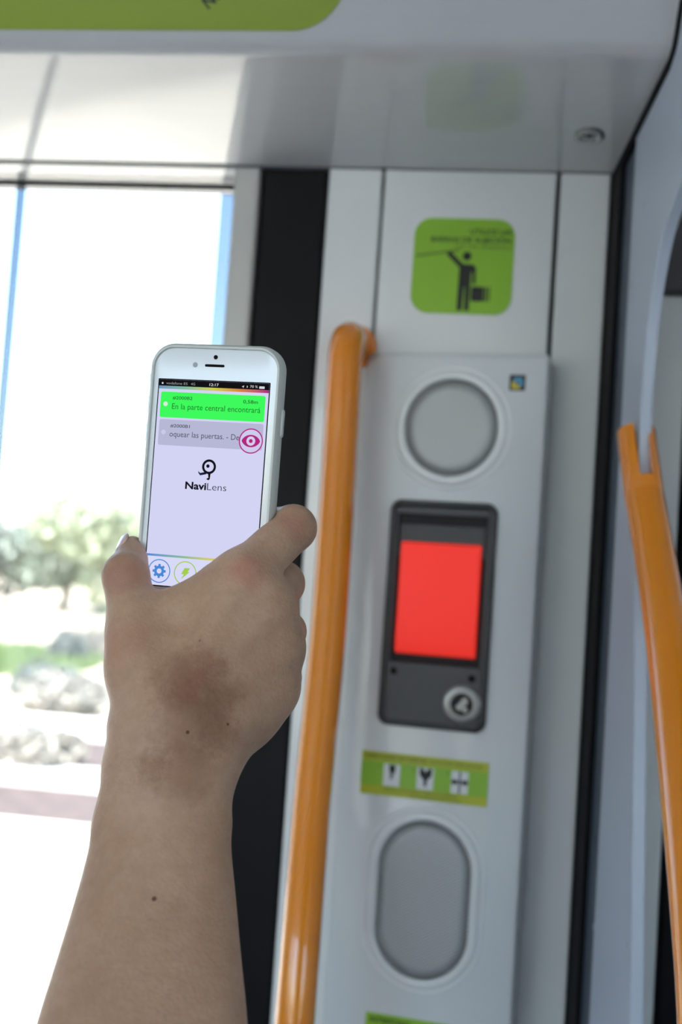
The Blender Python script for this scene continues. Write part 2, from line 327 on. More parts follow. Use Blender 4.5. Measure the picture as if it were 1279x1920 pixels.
# green hold-on sign on the wall column above the cover
sg = tag(empty('safety_sign', (-.0395, -.0023, 1.8505)), 'square green sign with a figure holding a rail and a case', 'sign')
mk('backing', plate(rrect(.0935, .0905, .0165, 8), -.0006, .0006), GREEN, sg)
Y1 = -.00075
text('lettering', 'UTILICE LAS', INK, sg, .0435, .0305, Y1, .0052, align='RIGHT', bold=.02)
text('lettering', 'BARRAS DE SUJECIÓN', INK, sg, .0435, .0225, Y1, .0052, width=.0745, align='RIGHT', bold=.02)
text('lettering', 'USE THE HANDRAILS', INKSOFT, sg, .0435, .0165, Y1, .0040, align='RIGHT')
mk('rail_line', plate(bar(-.0440, .0085, -.0040, .0150, .0010, .0008), Y1, .0001), INKSOFT, sg)
mk('pictogram', join(plate(circle(.0043, 20, .0035, .0095), Y1), plate(bar(-.0140, .0125, -.0005, -.0005, .0024, .0024), Y1-.00001),
   plate([(-.0028, .0022), (.0095, .0018), (.0125, -.0010), (.0130, -.0165), (.0100, -.0165), (.0096, -.0060), (.0085, -.0060), (.0080, -.0420), (.0034, -.0420), (.0030, -.0200), (.0022, -.0200), (.0016, -.0420), (-.0034, -.0420), (-.0030, -.0030)], Y1-.00002),
   plate(rrect(.0115, .0140, .001, 2, .0150, -.0260), Y1-.00003), plate(rrect(.0022, .0140, .0006, 2, .0225, -.0260), Y1-.00003), plate(rrect(.0015, .0140, .0004, 2, .0258, -.0260), Y1-.00003)), INK, sg)

# door instruction strip
st = tag(empty('instruction_sign', P0, (0, 0, TH)), 'small green and lime instruction strip under the door release', 'sign')
sx0, sx1, sz0, sz1 = -.0610, .0522, 1.3640, 1.4020
mk('backing', plate([(sx0, sz0), (sx1, sz0), (sx1, sz1), (sx0, sz1)], -.0006, .0006), LIME, st)
mk('green_band', plate([(sx0, 1.3725), (sx1, 1.3725), (sx1, 1.3935), (sx0, 1.3935)], -.0008, .0003), GREEN, st)
text('lettering', 'DESBLOQUEO DE PUERTAS', INK, st, -.0585, 1.3962, -.0009, .0034, width=.056)
text('lettering', 'DOOR RELEASE', INKSOFT, st, .0010, 1.3962, -.0009, .0032, width=.046)
for i, x in enumerate((-.0330, -.0030, .0275)):
    text('number', '%d' % (i+1), INK, st, x-.0115, 1.3880, -.0009, .0034)
    mk('pictogram_ground', plate([(x-.0075, 1.3730), (x+.0075, 1.3730), (x+.0075, 1.3920), (x-.0075, 1.3920)], -.0010, .0003), SIGNWHITE, st)
Y2 = -.00115
mk('pictogram', join(plate(bar(-.0330, 1.3915, -.0325, 1.3850, .0030, .0026), Y2), plate(bar(-.0328, 1.385, -.0335, 1.3790, .0015, .0008), Y2)), INK, st)
mk('pictogram', join(plate([(-.0085, 1.3915), (-.0055, 1.3915), (-.0030, 1.3885), (-.0005, 1.3915), (.0030, 1.3915), (.0025, 1.3850), (-.0012, 1.3815), (-.0016, 1.3760), (-.0040, 1.3760), (-.0044, 1.3815), (-.0080, 1.3850)], Y2)), INK, st)
mk('pictogram', join(plate(bar(.0275, 1.3918, .0275, 1.3732, .0008, .0008), Y2), plate([(.0262, 1.3845), (.0225, 1.3845), (.0225, 1.3865), (.0198, 1.3828), (.0225, 1.3790), (.0225, 1.3810), (.0262, 1.3810)], Y2), plate([(.0288, 1.3845), (.0325, 1.3845), (.0325, 1.3865), (.0352, 1.3828), (.0325, 1.3790), (.0325, 1.3810), (.0288, 1.3810)], Y2)), INK, st)
text('lettering', 'TIRE DE LA PALANCA Y ABRA LAS PUERTAS', INKSOFT, st, -.0400, 1.3690, -.0009, .0026, width=.066)
text('lettering', 'PULL THE HANDLE AND OPEN THE DOORS', INKSOFT, st, -.0150, 1.3650, -.0009, .0024, width=.044)
it = tag(empty('intercom_sign', P0, (0, 0, TH)), 'green intercom sign below the oval speaker, cut by the bottom edge', 'sign')
mk('backing', plate([(-.0425, 1.1380), (.0450, 1.1380), (.0450, 1.1765), (-.0425, 1.1765)], -.0006, .0006), GREEN, it)
text('lettering', 'INTERFONO', INK, it, -.0385, 1.1690, -.0008, .0046, width=.036, bold=.02)

# olive notice on the sloping face overhead
ov = tag(empty('overhead_sign', (0, ye, ze), (math.pi/2-FACE, 0, 0)), 'olive green rounded notice on the overhead panel', 'sign')
ow, oh = .62, .14; oz = on_face(300, 57)[1]; ox = on_face(655, -40)[0]
mk('backing', plate(rrect(ow, oh, .046, 10, ox-ow/2, oz+oh/2), -.0008, .0008), OLIVE, ov)
tx, tz = on_face(392, 18)
text('lettering', 'Nu', INK, ov, tx, tz, -.0010, .0095, bold=.02, rot=math.radians(40))

# quarter-turn fastener in the soffit
fa = tag(empty('fastener', (.065, -.0700, SZ+.0080), (math.radians(83), 0, 0)), 'round steel fastener in the glossy grey overhead panel', 'fastener')
mk('rim', loft([[(x, y, z) for x, z in circle(r, 28)] for r, y in ((.0128, .002), (.0128, -.0012), (.0112, -.0022), (.0090, -.0020), (.0080, -.0006), (.0001, -.0006))], False, True), STEEL, fa, smooth='auto')
mk('slot', plate(rrect(.0125, .0026, .0012, 3), -.0010, .0004), BACKING, fa)
mk('slot', plate(rrect(.0026, .0070, .0012, 3), -.0010, .0004), BACKING, fa)

# ------------------------------------------------------------------ grab rails
gl = tag(empty('grab_rail', (-.135, 0, .78)), 'amber vertical grab rail between the phone and the equipment cover', 'grab rail', 'amber grab rails')
lp = [(-.135, .002, .80), (-.134, -.060, .80), (-.130, -.150, .86), (-.126, -.186, 1.0), (-.1235, -.178, 1.223), (-.1290, -.126, 1.373), (-.1300, -.094, 1.50), (-.1330, -.074, 1.638), (-.1345, -.070, 1.720),
      (-.1350, -.067, 1.748), (-.1352, -.056, 1.764), (-.1354, -.040, 1.7700), (-.1356, -.020, 1.7700), (-.1356, .0, 1.7700)]
off = lambda P, o: [tuple(np.array(p)-np.array(o)) for p in P]
mk('rail', tube(off(smooth_path(lp, 7), gl.location), .0152, 28), YELLOW, gl, smooth='auto')
for z in (1.7700, .80):
    mk('flange', loft([[(x-.0006, y, zz+z-.78) for x, zz in circle(r, 28)] for r, y in ((.021, -.001), (.021, -.005), (.0195, -.0065), (.016, -.0065))]), YELLOW, gl, smooth='auto')

gr = tag(empty('grab_rail', tuple(at_depth(1194, 815, .898))), 'amber slanting grab rail slotted over the partition edge', 'grab rail', 'amber grab rails')
rp = [at_depth(*q) for q in ((1192, 805, .903), (1197.5, 850, .897), (1203, 893, .889), (1208, 930, .880), (1233, 1075, .833), (1258, 1250, .775), (1280, 1450, .722), (1305, 1700, .668), (1322, 1920, .632), (1345, 2400, .56), (1350, 3000, .50))]
ro = np.array(gr.location)
mk('rail', tube(off(smooth_path(rp[3:], 8), ro), .0152, 28), YELLOW, gr, smooth='auto')
pn = np.array([1, KP, 0])/math.hypot(1, KP); ax = rp[0]-rp[3]; L = np.linalg.norm(ax); ax /= L
pn = pn-(pn@ax)*ax; pn /= np.linalg.norm(pn); pb = np.cross(ax, pn)
def dsec(s, r, gap):
    a0 = math.acos(gap/r); return [(s*r*math.cos(a), r*math.sin(a)) for a in np.linspace(-a0, a0, 14)]
base = rp[3]-ro; slot_z = L*.21
def lift(sec, z, k=1.0): return [tuple(base+ax*z+pn*a*k+pb*b*k) for a, b in sec]
prongs = []
for s in (-1, 1):
    D = dsec(s, .0152, .0054); prongs.append(loft([lift(D, slot_z-.0005), lift(D, L*.93), lift([(s*.0054+(a-s*.0054)*.9, b*.9) for a, b in D], L*.985), lift([(s*.0054+(a-s*.0054)*.72, b*.74) for a, b in D], L)]))
cyl = [(.0152*math.cos(a), .0152*math.sin(a)) for a in np.linspace(0, 2*math.pi, 28, endpoint=False)]
mk('clamp', join(loft([lift(cyl, .0012, .985), lift(cyl, .002), lift(cyl, slot_z)]), *prongs), YELLOW, gr, smooth='auto')
mk('seam', loft([lift(cyl, -.0002, .96), lift(cyl, .0014, .96)]), BACKING, gr)
# ------------------------------------------------------------------ the phone
CASE = mat('translucent_white_case', S(205, 208, 203), .35, coat=.1, noise=.015, nscale=60)
FRONT = mat('white_phone_glass', S(244, 249, 252), .12, coat=.6, noise=.01)
PHOLE = mat('phone_black', S(8, 8, 10), .6, spec=.1, noise=.05)
PSENS = mat('phone_sensor_grey', S(168, 176, 184), .4, noise=.03)
def E(name, r, g, b): return emit(name, S(r, g, b))
SCR, BLK, GRN, GRY = E('display_lavender', 211, 212, 243), E('display_black', 18, 17, 20), E('display_green', 62, 250, 92), E('display_grey_card', 183, 184, 214)
TXG, TXD, TXL, TWH, MAG, BLU, LIMG, DOTW = E('display_text_green', 38, 110, 44), E('display_text_dark', 78, 80, 96), E('display_ink', 20, 18, 26), E('display_white', 214, 214, 220), E('display_magenta', 178, 40, 128), E('display_blue', 74, 136, 214), E('display_lime', 164, 204, 78), E('display_dot', 214, 236, 222)
def gradient(name, x0, x1, stops):
    m = bpy.data.materials.new(name); m.use_nodes = True; nt = m.node_tree; nt.nodes.clear()
    tc = nt.nodes.new('ShaderNodeTexCoord'); sp = nt.nodes.new('ShaderNodeSeparateXYZ'); mr = nt.nodes.new('ShaderNodeMapRange')
    mr.inputs['From Min'].default_value = x0; mr.inputs['From Max'].default_value = x1
    cr = nt.nodes.new('ShaderNodeValToRGB'); el = cr.color_ramp.elements
    while len(el) < len(stops): el.new(.5)
    for e, (p, c) in zip(el, stops): e.position = p; e.color = (*S(*c), 1)
    em = nt.nodes.new('ShaderNodeEmission'); o = nt.nodes.new('ShaderNodeOutputMaterial')
    nt.links.new(tc.outputs['Object'], sp.inputs[0]); nt.links.new(sp.outputs['X'], mr.inputs['Value']); nt.links.new(mr.outputs[0], cr.inputs[0])
    nt.links.new(cr.outputs[0], em.inputs[0]); nt.links.new(em.outputs[0], o.inputs[0]); return m
RAINBOW = gradient('display_rainbow', -.029, .029, [(0, (110, 150, 190)), (.25, (130, 186, 160)), (.5, (206, 206, 80)), (.75, (214, 128, 60)), (1, (170, 46, 130))])
RAINBOW2 = gradient('display_rainbow_lower', -.029, .029, [(0, (84, 136, 214)), (.35, (140, 188, 150)), (.6, (216, 206, 84)), (.85, (214, 128, 60)), (1, (170, 46, 130))])
ph = tag(empty('smartphone', (-.1419, -.4954, 1.5937), (0, 0, 0)), 'white phone in a pale case, held up with a lit app screen', 'phone')
ph.rotation_mode = 'QUATERNION'
ph.rotation_quaternion = (Matrix.Rotation(math.radians(-6.30), 3, 'Z') @ Matrix.Rotation(math.radians(2.59), 3, 'X') @ Matrix.Rotation(math.radians(.904), 3, 'Y')).to_quaternion()
cw, ch, cx = .0705, .1420, .0004
CR_ = [(.0028, .0100, .010), (.0008, .0088, .0115), (0, .0064, .0125), (0, .0026, .0125), (.0005, .0002, .0122), (.0014, -.0012, .0115), (.0024, -.0012, .0105), (.0027, -.0004, .0102), (.0027, .0012, .0102)]
case = mk('case', loft([[(x, y, z) for x, z in rrect(cw-2*i, ch-2*i, r, 10, cx, 0)] for i, y, r in CR_], True, False), CASE, ph, smooth='auto')
for sx, z0, z1 in ((1, .026, .040), (-1, .020, .031), (-1, .034, .045), (-1, .050, .056)):
    xs = cx+sx*cw/2
    mk('button', loft([[(xs+sx*d, .0042+a, zz) for a, zz in rrect(.0030-2*k, (z1-z0)-2*k, .0014, 4, 0, (z0+z1)/2)] for d, k in ((-.0004, 0), (.0007, 0), (.0011, .0004))]), CASE, case, smooth='auto')
mk('front_panel', loft([[(x, y, z) for x, z in rrect(.0668-2*i, .1379-2*i, .0100, 10, cx, 0)] for i, y in ((0, .0080), (0, .0006), (.0004, .0002), (.0010, .0001))]), FRONT, ph, smooth='auto')
mk('earpiece', plate(rrect(.0104, .0013, .0006, 4, -.0002, .0600), -.00005, .0003), PHOLE, ph)
mk('front_camera', plate(circle(.0011, 20, 0, .0643), -.00005, .0003), PHOLE, ph)
mk('proximity_sensor', plate(circle(.0013, 20, -.0106, .0601), -.00003, .0003), PSENS, ph)
hb = mk('home_button', ring(circle(.0056, 32, 0, -.0603), circle(.0051, 32, 0, -.0603), -.00006, .0003), PSENS, ph)
mk('screen_border', plate(rrect(.0596, .1052, .0004, 2), 0, .0003), PHOLE, ph)
sc = mk('screen', plate(rrect(.0585, .10405, .0001, 1), -.00008, .0002), SCR, ph)
y1, y2, y3, y4 = -.00012, -.00016, -.00020, -.00024
def P_(name, poly, y, m): return mk(name, plate(poly, y, .00003), m, sc)
def rc(x0, x1, z0, z1, r=.0001): return rrect(x1-x0, z1-z0, r, 3, (x0+x1)/2, (z0+z1)/2)
P_('status_bar', rc(-.02925, .02925, .0489, .05200), y1, BLK)
P_('rainbow_line', rc(-.02925, .02925, .0474, .0489), y1, RAINBOW)
P_('result_card', rc(-.0278, .0278, .0329, .0459, .0009), y1, GRN)
P_('result_card', rc(-.0276, .0278, .0188, .0319, .0009), y1, GRY)
for z, m in ((.0397, DOTW), (.0254, E('display_dim_dot', 202, 203, 232))): P_('dot', circle(.0012, 16, -.0250, z), y2, m)
def T(s, x, z, h, m, w=None, a='LEFT', b=0.0): return text('lettering', s, m, sc, x, z, y3, h, w, a, b)
TXT = E('display_status_text', 150, 152, 156)
T('vodafone ES', -.0254, .0497, .0013, TXT, .0115); T('4G', -.0121, .0497, .0013, TXT, .0023); T('12:17', 0.0003, .0497, .0014, TWH, .0049, 'CENTER', .01)
T('70 %', .0193, .0497, .0013, TWH, .0040)
P_('signal_dot', circle(.0005, 10, -.0274, .0502), y2, TWH); P_('battery', rc(.0241, .0269, .0494, .0506, .0002), y2, TWH)
P_('location_arrow', [(.0149, .0501), (.0162, .0507), (.0158, .0494), (.0155, .0500)], y2, TWH); P_('bluetooth_mark', [(.0176, .0507), (.0182, .0504), (.0178, .0502), (.0182, .0499), (.0176, .0496)], y2, TWH)
T('#2000B2', -.0213, .0422, .0017, TXG, .0106, 'LEFT', .012); T('0,58m', .0163, .0418, .0018, TXG, .0077, 'LEFT', .012)
T('En la parte central encontrará', -.0214, .0373, .0030, TXG, .0470)
T('#2000B1', -.0215, .0280, .0017, TXD, .0105, 'LEFT', .012); T('oquear las puertas. - De', -.0216, .0233, .0030, TXD, .0372)
ec = (.0218, .0232)
P_('eye_button', circle(.0063, 40, *ec), y3, E('display_pale_lavender', 206, 204, 238))
mk('eye_ring', ring(circle(.0063, 40, *ec), circle(.0057, 40, *ec), y4, y4+.00003), MAG, sc)
lens = [(ec[0]+.0048*math.cos(t), ec[1]+.0031*math.copysign(abs(math.sin(t))**1.35, math.sin(t))) for t in np.linspace(0, 2*math.pi, 36, endpoint=False)]
P_('eye', lens, y4, MAG); P_('iris', circle(.0023, 24, *ec), y4-.00004, E('display_eye_white', 214, 206, 238)); P_('pupil', circle(.0010, 16, *ec), y4-.00008, MAG)
lc = (.0008, .0092)
mk('logo_ring', ring(circle(.0037, 36, *lc), circle(.0025, 36, *lc), y2, y2+.00003), TXL, sc)
P_('logo_pupil', circle(.0009, 16, lc[0]-.0006, lc[1]+.0003), y2, TXL)
P_('logo_leg', [(.0005, .0060), (.0019, .0057), (.0017, .0032), (.0012, .0024), (-.0001, .0028), (.0002, .0034), (.0009, .0036)], y2, TXL)
P_('logo_beak', [(-.0012, .0064), (-.0037, .0058), (-.0048, .0068), (-.0046, .0058), (-.0036, .0046), (-.0002, .0054)], y2, E('display_logo_blue', 24, 32, 62))
T('Navi', -.0111, -.0025, .0037, TXL, .0112, 'LEFT', .03); T('Lens', .0006, -.0025, .0037, TXL, .0102, 'LEFT', -.008)
P_('lower_bar', rc(-.02925, .02925, -.0520, -.0374), y1, E('display_pale_bar', 216, 217, 246))
P_('rainbow_line', rc(-.02925, .02925, -.0375, -.0364), y2, RAINBOW2)
for x, m in ((-.0217, BLU), (-.0077, LIMG), (.0077, E('display_orange', 224, 150, 60)), (.0217, MAG)):
    mk('button_ring', ring(circle(.0060, 40, x, -.0449), circle(.0055, 40, x, -.0449), y2, y2+.00003), m, sc)
gear = []
for k in range(8):
    a = 2*math.pi*k/8
    for da, r in ((-.24, .0027), (-.17, .0036), (.17, .0036), (.24, .0027)): gear.append((r*math.cos(a+da)-.0217, r*math.sin(a+da)-.0449))
mk('gear', ring(gear, [(.0013*math.cos(2*math.pi*k/32-.24)-.0217, .0013*math.sin(2*math.pi*k/32-.24)-.0449) for k in range(32)], y3, y3+.00003), BLU, sc)
P_('bolt', [(-.0081, -.0423), (-.0052, -.0423), (-.0064, -.0442), (-.0054, -.0442), (-.0096, -.0480), (-.0083, -.0455), (-.0098, -.0455)], y3, LIMG)
# ------------------------------------------------------------------ the hand and forearm: one continuous surface
PH_M = ph.rotation_quaternion.to_matrix(); CB = np.stack([CR, CU, CF])        # the phone's pose in camera axes
PH_R = CB @ np.array(PH_M); PH_O = CB @ (np.array(ph.location)-CAM)
def q3(px,py,d): return np.array([(px-639.5)/FPX*d,(960-py)/FPX*d,d])
def smin(a,b,k):
    h=np.clip(k-np.abs(a-b),0,None)/k
    return np.minimum(a,b)-h*h*k*0.25
def cone(P,a,b,ra,rb,flat=None):
    # tapered capsule; flat=(axis,scale) squashes across an axis
    ba=b-a; L2=ba@ba; pa=P-a
    t=np.clip((pa@ba)/L2,0,1)
    v=pa-t[...,None]*ba
    return np.sqrt((v*v).sum(-1))-(ra+(rb-ra)*t)
def ellip(P,c,rad,R=None):
    v=P-c
    if R is not None: v=v@R
    k0=np.sqrt(((v/rad)**2).sum(-1)); k1=np.sqrt(((v/(np.array(rad)**2))**2).sum(-1))+1e-9
    return k0*(k0-1)/k1
def dense(A,n=10):
    A=np.array(A,float); A=np.vstack([2*A[0]-A[1],A,2*A[-1]-A[-2]]); o=[]
    for i in range(1,len(A)-2):
        for k in range(n):
            t=k/n; a,b,c,d=A[i-1:i+3]; o.append(.5*(2*b+(c-a)*t+(2*a-5*b+4*c-d)*t*t+(3*b-a-3*c+d)*t**3))
    return np.array(o+[A[-2]])
def limb(P,pts,wid):
    # limb with elliptic section: pts centre line, wid (half width, half thickness) per point
    M=dense(np.hstack([np.array(pts),np.array(wid)])); pts=M[:,:3]; wid=M[:,3:]
    y=P[...,1]; ys=pts[:,1]            # sections stacked along the limb's length (camera y)
    o=np.argsort(ys)
    cx=np.interp(y,ys[o],pts[o,0]); cz=np.interp(y,ys[o],pts[o,2])
    w=np.interp(y,ys[o],np.array(wid)[o,0]); h=np.interp(y,ys[o],np.array(wid)[o,1])
    dx=P[...,0]-cx; dz=P[...,2]-cz
    e=np.sqrt((dx/w)**2+(dz/h)**2); r=(e-1)*np.minimum(w,h)
    top=ys.max()-0.0; bot=ys.min()
    return np.maximum(r,np.maximum(y-top,bot-y))
FINGERS={
 'index':[(459,1079,.5445,.0122),(550,990,.5690,.0113),(506,986,.5895,.0095),(440,1004,.5885,.0080)],
 'middle':[(500,1140,.5440,.0133),(529,1094,.5830,.0112),(462,1090,.6010,.0098),(395,1092,.5985,.0082)],
 'ring':[(517,1214,.5480,.0130),(535,1184,.5850,.0104),(470,1172,.6030,.0094),(405,1176,.5990,.0080)],
 'pinky':[(508,1290,.5510,.0122),(530,1270,.5800,.0092),(480,1252,.5960,.0082),(428,1250,.5950,.0070)],
}
THUMB=[(288,1332,.5290,.0160),(256,1190,.5470,.0128),(236,1080,.5600,.0110),(251,1032,.5800,.0076)]
META={'index':[(318,1392,.5240,.0150)],'middle':[(340,1400,.5230,.0155)],'ring':[(360,1402,.5260,.0145)],'pinky':[(378,1398,.5320,.0128)]}
ARM=[((372,1225,.5360),(.0030,.0020)),((350,1290,.5310),(.0090,.0050)),((328,1345,.5270),(.0220,.0130)),((320,1385,.5255),(.0250,.0170)),((313,1430,.5240),(.0292,.0200)),((309,1480,.5210),(.0298,.0210)),((304,1540,.5150),(.0318,.0220)),((300,1590,.5080),(.0318,.0235)),((292,1680,.4970),(.0348,.0265)),((280,1790,.4800),(.0385,.0300)),((266,1920,.4600),(.0426,.0340)),((248,2100,.4350),(.0460,.0380)),((222,2400,.4000),(.0480,.0410)),((200,2800,.3650),(.0450,.0400))]
def sdf(P):
    # palm
    d=None
    for n in ('index','middle','ring','pinky'):
        a=META[n][0]; b=FINGERS[n][0]
        c=cone(P,q3(*a[:3]),q3(*b[:3]),a[3],b[3])
        d=c if d is None else smin(d,c,.016)
    # heel of the hand and ball of the thumb, on the palm side
    d=smin(d,ellip(P,q3(430,1310,.5480),(.025,.027,.014)),.014)
    t=THUMB
    th=cone(P,q3(*t[0][:3]),q3(*t[1][:3]),t[0][3],t[1][3])
    d=smin(d,th,.022)
    d=smin(d,ellip(P,q3(256,1255,.5380),(.0138,.0165,.0138)),.012)
    # web between thumb and forefinger
    d=smin(d,cone(P,q3(296,1152,.5510),q3(400,1112,.5480),.0085,.0105),.020)
    t1=cone(P,q3(*t[1][:3]),q3(*t[2][:3]),t[1][3],t[2][3])
    t2=cone(P,q3(*t[2][:3]),q3(*t[3][:3]),t[2][3],t[3][3])
    d=smin(d,smin(t1,t2,.004),.008)
    # knuckles and the tendons that run to them under the skin
    for n,r in (('index',.0078),('middle',.0090),('ring',.0080),('pinky',.0075)):
        b=FINGERS[n][0]; d=smin(d,ellip(P,q3(b[0]-6,b[1]+4,b[2]-b[3]+r-.0006),(r,r,r)),.010)
    for n in ('index','middle','ring'):
        a=META[n][0]; b=FINGERS[n][0]; d=smin(d,cone(P,q3(a[0],a[1]-60,a[2]-a[3]+.0022),q3(b[0],b[1],b[2]-b[3]+.0032),.0016,.0022),.012)
    # arm
    arm=limb(P,[q3(*a) for a,_ in ARM],[w for _,w in ARM])
    d=smin(d,arm,.016)
    # fingers
    fs=[]
    for n in ('index','middle','ring','pinky'):
        F=FINGERS[n]; g=None
        for a,b in zip(F[:-1],F[1:]):
            c=cone(P,q3(*a[:3]),q3(*b[:3]),a[3],b[3]); g=c if g is None else smin(g,c,.003)
        fs.append(g)
    f=fs[0]
    for g,k in zip(fs[1:],(.0016,.005,.005)): f=smin(f,g,k)
    d=smin(d,f,.006)
    # flesh gives way to the phone it presses on
    W=np.stack([(P@PH_R[:,k])-PH_O@PH_R[:,k] for k in range(3)],-1)
    q=np.abs(W-np.array([.0004,.0044,0]))-np.array([.0353-.004,.0056-.004,.0710-.004])
    box_=np.sqrt((np.clip(q,0,None)**2).sum(-1))+np.minimum(q.max(-1),0)-.004
    return -smin(-d,box_-.0001,.003)
def surface_nets(fun,lo,hi,h):
    n=[int(np.ceil((hi[i]-lo[i])/h))+1 for i in range(3)]
    xs=[lo[i]+h*np.arange(n[i]) for i in range(3)]
    V=np.empty(n,np.float32)
    for i,x in enumerate(xs[0]):     # slice by slice keeps memory small
        Y,Z=np.meshgrid(xs[1],xs[2],indexing='ij')
        V[i]=fun(np.stack([np.full_like(Y,x),Y,Z],-1))
    s=V<0
    c=np.zeros([m-1 for m in n],np.int8)
    for a in (0,1):
        for b in (0,1):
            for e in (0,1): c+=s[a:n[0]-1+a,b:n[1]-1+b,e:n[2]-1+e]
    act=(c>0)&(c<8); idx=-np.ones(act.shape,np.int64); ii=np.argwhere(act); idx[act]=np.arange(len(ii))
    acc=np.zeros((len(ii),3)); cnt=np.zeros(len(ii))
    corners=[(a,b,e) for a in (0,1) for b in (0,1) for e in (0,1)]
    for p in corners:
        for ax in range(3):
            if p[ax]==1: continue
            r=list(p); r[ax]=1
            v0=V[ii[:,0]+p[0],ii[:,1]+p[1],ii[:,2]+p[2]]; v1=V[ii[:,0]+r[0],ii[:,1]+r[1],ii[:,2]+r[2]]
            m=(v0<0)!=(v1<0); t=np.where(m,v0/np.where(m,v0-v1,1),0)
            pos=np.tile(np.array(p,float),(len(ii),1)); pos[:,ax]+=t
            acc[m]+=pos[m]; cnt[m]+=1
    verts=np.array(lo)+h*(ii+acc/cnt[:,None])
    faces=[]
    for ax in range(3):
        o1,o2=[(1,2),(2,0),(0,1)][ax]
        sl0=[slice(None)]*3; sl1=[slice(None)]*3
        sl0[ax]=slice(0,-1); sl1[ax]=slice(1,None)
        a=s[tuple(sl0)]; b=s[tuple(sl1)]; e=np.argwhere(a!=b)
        ok=(e[:,o1]>0)&(e[:,o2]>0)&(e[:,o1]<n[o1]-1)&(e[:,o2]<n[o2]-1); e=e[ok]
        fl=a[e[:,0],e[:,1],e[:,2]]
        u=np.zeros(3,int);u[o1]=1;w=np.zeros(3,int);w[o2]=1
        g=lambda k:idx[k[:,0],k[:,1],k[:,2]]
        Q=np.stack([g(e-u-w),g(e-w),g(e),g(e-u)],1)
        Q=np.where(fl[:,None],Q,Q[:,::-1]); faces.append(Q)
    return verts,np.concatenate(faces)
def hand_mesh(h=.0016):
    v,f=surface_nets(sdf,(-.235,-.50,.33),(.01,.015,.635),h)
    for _ in range(2):     # pull the points onto the surface
        e=2e-4; d=sdf(v); g=np.stack([sdf(v+e*np.eye(3)[k])-sdf(v-e*np.eye(3)[k]) for k in range(3)],-1)
        g/=np.linalg.norm(g,axis=1,keepdims=True)+1e-9; v=v-g*d[:,None]*.7
    return v,f
SKIN = bpy.data.materials.new('skin'); SKIN.use_nodes = True
